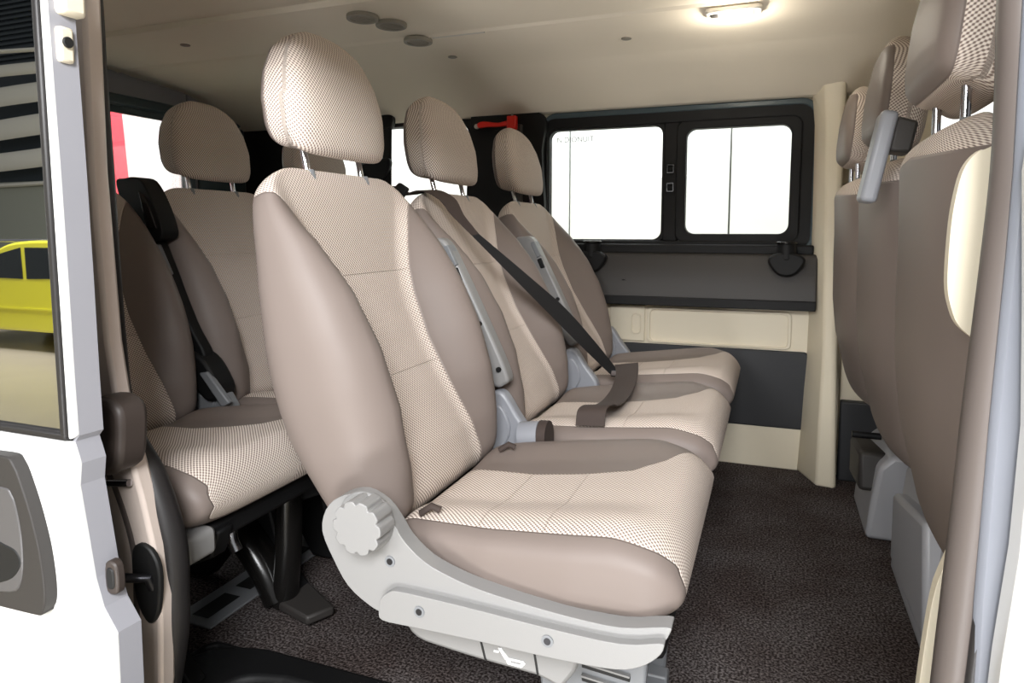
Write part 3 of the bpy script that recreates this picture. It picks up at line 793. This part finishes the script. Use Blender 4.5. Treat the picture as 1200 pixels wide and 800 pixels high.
# near side body: panel behind the door opening and lintel
mb = MB(); mb.box(XR, -1.20, .70, .80, -.45, 1.40); mb.box(-1.20, .30, .70, .80, 1.275, 1.44); mb.box(.30, .44, .72, .80, -.45, 1.40); mb.box(.44, 1.3, .70, .80, -.45, .62); mb.box(.44, XF, .70, .80, 1.33, 1.44)  # lintel is out of view, set low to shade the headrests
struct(mb.build('wall_near', 'white', bevel=.01), 'white side of the van around the sliding door opening')
# rear edge pillar of the opening
pe = [(-.955, 1.40), (-.955, 1.22), (-.960, .971), (-.950, .709), (-.935, .602), (-.895, .471), (-.876, .392), (-.868, .310), (-.876, .166), (-.91, .0), (-.93, -.30)]
mb = MB(); mb.prism([(-1.21, 1.40)] + pe + [(-1.21, -.30)], .745, .775)
pi_ = struct(mb.build('trim_14', 'pillar', bevel=.006), 'painted metal pillar behind the door seal')
mb = MB(); mb.prism(closed([(-.914, .386), (-.884, .398), (-.860, .365), (-.866, .297), (-.887, .272), (-.912, .31)], 4), .738, .748); sh = mb.build('striker_recess', 'slit', pi_, bevel=.003)
mb = MB(); mb.tube([(-.925, .715, .352), (-.890, .725, .352), (-.878, .735, .350), (-.878, .742, .330)], .007, n=12); mb.build('striker_bolt', 'steel', sh, smooth=True)
mb = MB(); mb.tube([(-.955, .735, .49), (-.91, .738, .495)], .006, n=10); mb.build('pin', 'chrome', pi_, smooth=True)
mb = MB(); mb.prism(closed([(-.950, .622), (-.912, .636), (-.880, .622), (-.877, .585), (-.890, .530), (-.938, .516), (-.950, .568)], 4), .700, .752); mb.build('rubber_buffer', 'buffer', pi_, bevel=.010, seg=3)
# weather seals
sl = [(-.975, 1.40), (-.970, 1.30), (-.966, 1.224), (-.965, 1.099), (-.962, .971), (-.961, .841), (-.957, .707), (-.950, .612), (-.926, .546), (-.896, .482), (-.879, .387), (-.878, .302), (-.884, .229), (-.91, .12), (-.945, 0), (-.955, -.25)]
sl = [(p[0] - .006 - .031 * min(1, max(0, (p[1] - .42) / .12)), p[1]) for p in sl]
path = catmull(sl, 6)
mb = MB(); mb.tube([(p[0] + .004, .785, p[1]) for p in path], .023, n=16, ry=.020, up=(0, 1, 0))
s1 = struct(mb.build('trim_15', 'seal', smooth=True), 'black rubber door seal on the rear edge')
mb = MB(); mb.tube([(p[0] - .034, .758, p[1]) for p in path], .014, n=16, ry=.018, up=(0, 1, 0)); mb.build('seal_lip', 'brownseal', s1, smooth=True)
mb = MB(); mb.tube([(p[0] - .012, .758, p[1]) for p in path], .008, n=10); mb.build('seal_bead', 'seal', s1, smooth=True)
# front edge of the opening
fr_ = [(.196, 1.40), (.196, 1.20), (.196, 1.094), (.199, 1.016), (.200, .937), (.197, .856), (.193, .772), (.189, .686), (.186, .597), (.182, .506), (.178, .412), (.170, .2), (.150, -.1), (.15, -.3)]
path = catmull(fr_, 5)
mb = MB(); mb.tube([(p[0] + .002, .790, p[1]) for p in path], .010, n=16, ry=.009, up=(0, 1, 0)); s2 = struct(mb.build('trim_16', 'seal', smooth=True), 'rubber door seal on the front edge')
mb = MB(); mb.tube([(p[0] + .006, .766, p[1]) for p in path], .024, n=14, ry=.018, up=(0, 1, 0)); mb.build('seal_lip', 'brownseal', s2, smooth=True)
mb = MB(); mb.tube([(p[0] + .016, .742, p[1]) for p in path], .006, n=10); mb.build('seal_bead', 'seal', s2, smooth=True)
bo = [(.196, 1.40), (.196, 1.2), (.197, 1.082), (.198, 1.008), (.199, .934), (.198, .857), (.196, .778), (.194, .697), (.193, .614), (.192, .529), (.193, .442), (.19, .2), (.18, -.1), (.18, -.45)]
mb = MB(); mb.prism(bo + [(.46, -.45), (.46, 1.40)], .735, .80); struct(mb.build('trim_17', 'pillargrey', bevel=.006), 'grey painted front door pillar')
wo = [(.205, 1.40), (.206, 1.0), (.201, .932), (.208, .82), (.214, .706), (.212, .594), (.205, .493), (.203, .440), (.20, .2), (.20, -.45)]
mb = MB(); mb.prism(wo + [(.90, -.45), (.90, .60), (.48, .60), (.48, 1.40)], .690, .734); struct(mb.build('trim_18', 'white', bevel=.008, seg=3), 'white outer skin ahead of the door opening')
# cream inner pillar trim by the front seat
tr = catmull([(.30, 1.02), (.212, .969), (.197, .963), (.185, .946), (.179, .917), (.176, .88), (.176, .825), (.181, .797), (.190, .777), (.210, .760)], 5)
mb = MB(); mb.prism(tr + [(.215, .60)] + catmull([(.200, .54), (.187, .497), (.182, .473), (.178, .434), (.173, .36), (.165, .2), (.16, .0)], 4) + [(.32, 0), (.32, 1.02)], .850, .868)
struct(mb.build('trim_19', 'cream', bevel=.008, seg=3), 'cream inner pillar trim beside the near front seat')

# ------------------------------------------------------------------ sliding door, pushed back along the side
do = [(-.866, 1.30), (-.866, 1.167), (-.864, 1.063), (-.862, .956), (-.861, .814), (-.861, .69), (-.860, .607), (-.868, .598), (-.858, .569), (-.863, .538), (-.844, .41), (-.832, .37), (-.809, .339), (-.810, .27), (-.815, 0), (-.83, -.42)]
mb = MB()
outer = do + [(-2.02, -.42), (-2.02, 1.30)]
# lower panel below the belt line and the leading window post
mb.prism([(-2.02, .600)] + [p for p in do if p[1] < .605] + [(-2.02, -.42)], .62, .630)
mb.prism([(-.874, 1.30)] + [p for p in do if p[1] > .60] + [(-.874, .600)], .62, .630)
mb.prism([(-2.02, 1.26), (-.874, 1.26), (-.874, 1.30), (-2.02, 1.30)], .62, .655); mb.prism([(-2.02, .60), (-1.96, .60), (-1.96, 1.26), (-2.02, 1.26)], .62, .655)
door = struct(mb.build('door_1', 'white', bevel=.004, seg=3), 'white sliding side door pushed open')
ji = [(-.945, 1.30), (-.945, 1.207), (-.943, 1.088), (-.940, .967), (-.937, .843), (-.933, .75), (-.928, .66), (-.926, .607), (-.926, .598), (-.928, .569), (-.929, .538), (-.918, .41), (-.912, .37), (-.905, .339), (-.894, .27), (-.87, 0), (-.87, -.42)]
oj = [(p[0] - .003, p[1]) for p in do] ; ji = [(p[0] * .9167, .88 + (p[1] - .88) * .9167) for p in ji[:len(oj)]]
mb = MB(); A = [(p[0], .627, p[1]) for p in oj]; B = [(p[0] + .003, .660, p[1]) for p in oj]
mb.strip(A, B, .006); jm = mb.build('door_jamb', 'jamb', door)
mb = MB(); mb.prism([(-2.0, -.40), (-.90, -.40), (-.935, .59), (-2.0, .59)], .69, .715); mb.build('inner_skin', 'charcoal', door)
mb = MB(); mb.prism([(-.885, 1.27), (-.874, 1.27), (-.8745, .605), (-.885, .605)], .617, .66); mb.prism([(-1.96, .600), (-.8745, .600), (-.8745, .610), (-1.96, .610)], .617, .66); mb.build('window_rubber', 'seal', door, bevel=.003)
mb = MB(); mb.strip([(-1.96, .6285, .605), (-.880, .6285, .605)], [(-1.96, .6375, 1.265), (-.880, .6375, 1.265)], .005); mb.build('window_glass', 'privacy', door)
# outside handle
ho = closed([(-1.105, .560), (-.985, .572), (-.960, .562), (-.944, .530), (-.930, .490), (-.918, .440), (-.914, .385), (-.922, .358), (-.945, .350), (-1.105, .352), (-1.16, .40), (-1.16, .52)], 4)
mb = MB(); mb.prism(ho, .602, .622); hd = mb.build('door_handle', 'charcoal', door, bevel=.009, seg=3)
hc = closed([(-1.09, .520), (-.985, .528), (-.966, .520), (-.956, .495), (-.951, .450), (-.957, .400), (-.985, .374), (-1.09, .375), (-1.12, .45)], 4)
mb = MB(); mb.prism(hc, .6005, .612); mb.build('handle_cup', 'handlegrey', hd, bevel=.004)
mb = MB(); mb.prism(closed([(-1.05, .452), (-.985, .446), (-.960, .438), (-.956, .418), (-.985, .392), (-1.05, .380)], 4), .5995, .61); mb.build('grip_hollow', 'slit', hd, bevel=.003)
# jamb hardware: door catch and top guide bracket
ct = empty('door_catch', (-.828, .643, .408)); ct.parent = door
mb = MB(); mb.prism(closed([(-.010, .020), (.008, .021), (.012, .0), (.008, -.021), (-.010, -.020)], 4), -.008, .006); cb = mb.build('catch_plate', 'buffer', ct, bevel=.003)
mb = MB(); mb.prism(closed([(-.006, .013), (.005, .013), (.007, .0), (.005, -.013), (-.006, -.013)], 4), -.010, .0); mb.build('catch_jaw', 'slit', cb, bevel=.002)
mb = MB(); mb.box(-.872, -.850, .634, .668, 1.155, 1.235); gb = mb.build('guide_bracket', 'cream', door, bevel=.006)
mb = MB(); mb.box(-.870, -.856, .632, .652, 1.095, 1.140); mb.build('guide_pad', 'cream', gb, bevel=.004)
mb = MB(); mb.cyl((-.856, .641, 1.120), (-.852, .641, 1.120), .007, n=16); mb.build('bolt', 'slit', gb, bevel=.001)

# ------------------------------------------------------------------ things on wall and ceiling
hm = empty('emergency_hammer', (-1.065, 2.645, 1.310)); tag(hm, 'red emergency hammer clipped to the black pillar between the windows', 'hammer')
mb = MB(); mb.prism(closed([(-.085, -.010), (-.088, .008), (-.060, .015), (.0, .006), (.045, .012), (.046, -.006), (.0, -.010), (-.05, -.008)], 4), -.024, -.006); mb.build('handle', 'red', hm, bevel=.004)
mb = MB(); mb.box(.042, .082, -.030, -.002, -.024, .030); mb.build('hammer_head', 'red', hm, bevel=.005)
for z in (-.034, .034):
    mb = MB(); mb.cyl((.062, -.016, z * .8), (.062, -.016, z * 1.15), .007, .003, n=14); mb.build('steel_tip', 'chrome', hm, smooth=True)
mb = MB(); mb.cyl((-.098, -.012, -.002), (-.098, .0, -.002), .010, n=16); mb.build('clip', 'frost', hm, smooth=True)
mb = MB(); mb.box(-.02, .03, -.010, .002, -.020, .020); mb.build('bracket', 'black', hm, bevel=.002)

lm = empty('ceiling_lamp', (-.125, 2.045, 1.4880)); tag(lm, 'lit courtesy lamp in the beige van ceiling', 'lamp')
mb = MB(); mb.prism(rrect(-.075, .075, -.032, .032, .015), -.012, .002, ax='z'); mb.build('bezel', 'frost', lm, bevel=.004)
mb = MB(); mb.prism(rrect(-.022, .050, -.026, .024, .008), -.019, -.010, ax='z'); mb.build('lens', 'lamp', lm, bevel=.004)
mb = MB(); mb.box(-.062, -.040, -.012, .012, -.016, -.010); mb.build('switch', 'charcoal', lm, bevel=.003)
for (x, y, z), lb in (((-1.126, 1.745, 1.494), 'round grey roof vent farthest left, near the ceiling step'), ((-1.085, 1.835, 1.494), 'round grey roof vent in the middle of three'), ((-1.088, 2.005, 1.490), 'round grey roof vent lowest of three, beside a bright strip')):
    e = empty('ceiling_vent', (x, y, z)); tag(e, lb, 'vent', 'round ceiling vents')
    mb = MB()
    frame_prism(mb, [(.046 * math.cos(2 * PI * k / 36), .046 * math.sin(2 * PI * k / 36)) for k in range(36)], [(.034 * math.cos(2 * PI * k / 36), .034 * math.sin(2 * PI * k / 36)) for k in range(36)], -.012, .001, ax='z')
    mb.build('vent_ring', 'vent', e, bevel=.003)
    mb = MB(); mb.cyl((0, 0, -.006), (0, 0, .0), .035, n=30)
    for k in range(-2, 3): mb.box(-.030, .030, k * .011 - .002, k * .011 + .002, -.010, -.005)
    mb.build('vent_grille', 'vent', e)
for x, lb in ((-.665, 'black round knob on the ledge beside the far tan seat'), (.045, 'black round knob on the ledge at the front end of the window')):
    e = empty('ledge_knob', (x, 2.625, .775)); tag(e, lb, 'knob', 'ledge knobs')
    mb = MB(); mb.cyl((0, 0, .0), (0, 0, .062), .034, .031, n=28); mb.build('knob_body', 'black', e, bevel=.005)
    mb = MB(); mb.cyl((0, 0, .056), (0, 0, .066), .036, n=28); mb.build('knob_cap', 'gloss', e, bevel=.003)
    mb = MB(); mb.prism(closed([(-.062, .0), (-.03, .025), (.03, .025), (.062, .0), (.035, -.045), (0, -.058), (-.035, -.045)], 4), -.032, .010); mb.build('knob_mount', 'black', e, bevel=.008)

# ------------------------------------------------------------------ showroom around the van
mb = MB(); mb.box(-26, 14, -18, 12, -.60, -.55); struct(mb.build('ground', 'ground'), 'beige showroom floor')
mb = MB()
joints = [-1.33 + k * 1.058 for k in range(-6, 9)]
for a, b in zip(joints[:-1], joints[1:]): mb.box(a + .006, b - .006, 4.60, 4.66, -.55, 4.2)
sw = struct(mb.build('wall_showroom', 'showwall'), 'white panelled showroom wall outside the side windows')
mb = MB(); mb.box(joints[0], joints[-1], 4.64, 4.70, -.55, 4.2); mb.build('joint_backing', 'joint', sw)
mb = MB(); mb.box(-6.5, -6.4, -1, 4.66, -.55, 4.2); struct(mb.build('wall_back', 'showwall'), 'white showroom wall behind the van')
rb_ = MB(); rb_.prism([(3.2, -.55), (4.40, -.55), (4.24, 2.4), (3.2, 2.4)], -5.2, -5.1, ax='x'); tag(rb_.build('red_banner', 'redboard', bevel=.01), 'red display board seen through the rear door window', 'board')

# what the tinted door glass reflects: yellow hatchback, grey wall, white beams, dark roof
def car(loc, rz):
    e = empty('yellow_car', loc, rz); tag(e, 'small yellow hatchback reflected in the sliding door window', 'car')
    body = catmull([(-1.95, .35), (-1.97, .62), (-1.90, .85), (-1.20, .93), (-.75, .97), (-.1, 1.34), (.4, 1.44), (1.1, 1.44), (1.65, 1.32), (1.88, .95), (1.95, .62), (1.93, .35)], 5)
    mb = MB(); mb.prism(body + [(1.5, .26), (-1.5, .26)], -.82, .82); mb.build('body', 'yellow', e, bevel=.10, seg=4)
    for s in (-1, 1):
        mb = MB(); mb.prism([(-.62, .96), (-.08, 1.27), (.35, 1.36), (.38, .95)], s * .822 - .006, s * .822 + .006); mb.build('side_window', 'carglass', e, bevel=.004)
        mb = MB(); mb.prism([(.45, .95), (.43, 1.36), (1.05, 1.36), (1.5, 1.26), (1.62, .98)], s * .822 - .006, s * .822 + .006); mb.build('side_window', 'carglass', e, bevel=.004)
        mb = MB(); mb.box(-1.4, 1.4, s * .825 - .01, s * .825 + .01, .55, .57); mb.build('side_moulding', 'yellow', e)
        mb = MB(); mb.box(-.6, 1.5, s * .66 - .02, s * .66 + .02, 1.43, 1.47); mb.build('roof_rail', 'chrome', e, bevel=.01)
        mb = MB(); mb.box(-.95, -.75, s * .90 - .07, s * .90 + .07, .95, 1.08); mb.build('wing_mirror', 'tyre', e, bevel=.03)
        for x in (-1.25, 1.25):
            mb = MB(); mb.cyl((x, s * .70, .31), (x, s * .86, .31), .31, n=36); w = mb.build('wheel', 'tyre', e, bevel=.03)
            mb = MB(); mb.cyl((x, s * .80, .31), (x, s * .865, .31), .20, n=30); mb.build('rim', 'frost', w, bevel=.01)
    return e
car((-9.5, -5.6, -.55), 0)
mb = MB(); mb.box(-26, 4, -12.2, -12.0, -.55, 2.6); struct(mb.build('wall_opposite', 'greywall'), 'grey wall across the showroom')
for k, (z, h, y) in enumerate(((2.75, .12, -11.9), (3.25, .50, -11.6), (3.9, .55, -11.4), (4.55, .50, -11.2), (5.1, .30, -11.0), (5.6, .10, -10.8))):
    mb = MB(); pts = [(x, y, z + .25 * math.sin((x + 14) / 4.5 + k * .7)) for x in np.linspace(-26, 4, 30)]
    mb.tube(pts, h / 2, n=10, ry=.08, up=(0, 0, 1)); struct(mb.build('trim_%d' % (30 + k), 'beam', smooth=True), 'white curved beam across the showroom')
mb = MB(); mb.box(-26, 4, -12.3, -12.2, 2.6, 9.5)
for k in range(24): mb.box(-26, 4, -12.22 , -12.12, 5.9 + k * .14, 5.96 + k * .14)
struct(mb.build('wall_opposite_upper', 'darkroof'), 'dark ribbed upper wall across the showroom')

# ------------------------------------------------------------------ light
wd = bpy.data.worlds.new('showroom'); sc.world = wd; wd.use_nodes = True
bg = wd.node_tree.nodes['Background']; bg.inputs['Color'].default_value = (1, 1, 1, 1); bg.inputs['Strength'].default_value = .32
def area(name, loc, target, sx, sy, power, col=(.985, .99, 1)):
    l = bpy.data.lights.new(name, 'AREA'); l.shape = 'RECTANGLE'; l.size = sx; l.size_y = sy; l.energy = power; l.color = col
    o = bpy.data.objects.new(name, l); COL.objects.link(o); o.location = loc
    o.rotation_euler = (Vector(target) - Vector(loc)).to_track_quat('-Z', 'Y').to_euler()
    return o
area('showroom_light', (.36, -1.15, 1.95), (-.35, 1.6, .6), 1.0, .7, 125)  # added key lamp, aimed in under the lintel
area('showroom_light', (-1.1, -2.2, 1.85), (-.1, 1.2, .7), 1.2, .8, 70)  # added lamp to brighten near seat sides and front seat backs
area('showroom_light', (-9.0, -4.5, 4.0), (-9.0, -7.0, 0), 6.0, 2.0, 700)  # added lamp to brighten the scene reflected in the door glass
up = area('floor_softbox', (-.1, -1.0, -.45), (-.40, 1.75, 1.5), 1.0, .6, 15); up.data.spread = R(90)  # added uplight to brighten the ceiling, standing in for floor bounce
area('window_side_light', (-1.2, 3.75, 3.6), (-1.2, 4.6, 1.0), 6.0, .5, 300)  # added lamp to whiten the wall outside the side windows
area('rear_side_light', (-4.4, 2.5, 3.6), (-5.6, 2.5, 1.0), 3.0, .5, 260)  # added lamp on the rear wall, its bounce lifts the rear ceiling
pl = bpy.data.lights.new('lamp_glow', 'POINT'); pl.energy = 2.5; pl.shadow_soft_size = .03; pl.color = (1, .93, .8)
po = bpy.data.objects.new('lamp_glow', pl); COL.objects.link(po); po.location = (-.125, 2.045, 1.44)

# ------------------------------------------------------------------ camera
cam = bpy.data.cameras.new('camera'); co = bpy.data.objects.new('camera', cam); COL.objects.link(co)
co.location = (0, 0, .88); co.rotation_euler = (R(90 - 5.7), 0, R(20.9))
cam.sensor_width = 36; cam.lens = 800 / 1200 * 36; cam.shift_y = -50 / 1200; cam.clip_start = .05
sc.camera = co
vs = sc.view_settings
vs.view_transform = 'Standard'; vs.look = 'None'; vs.gamma = 1; vs.use_curve_mapping = False; vs.exposure = 0.
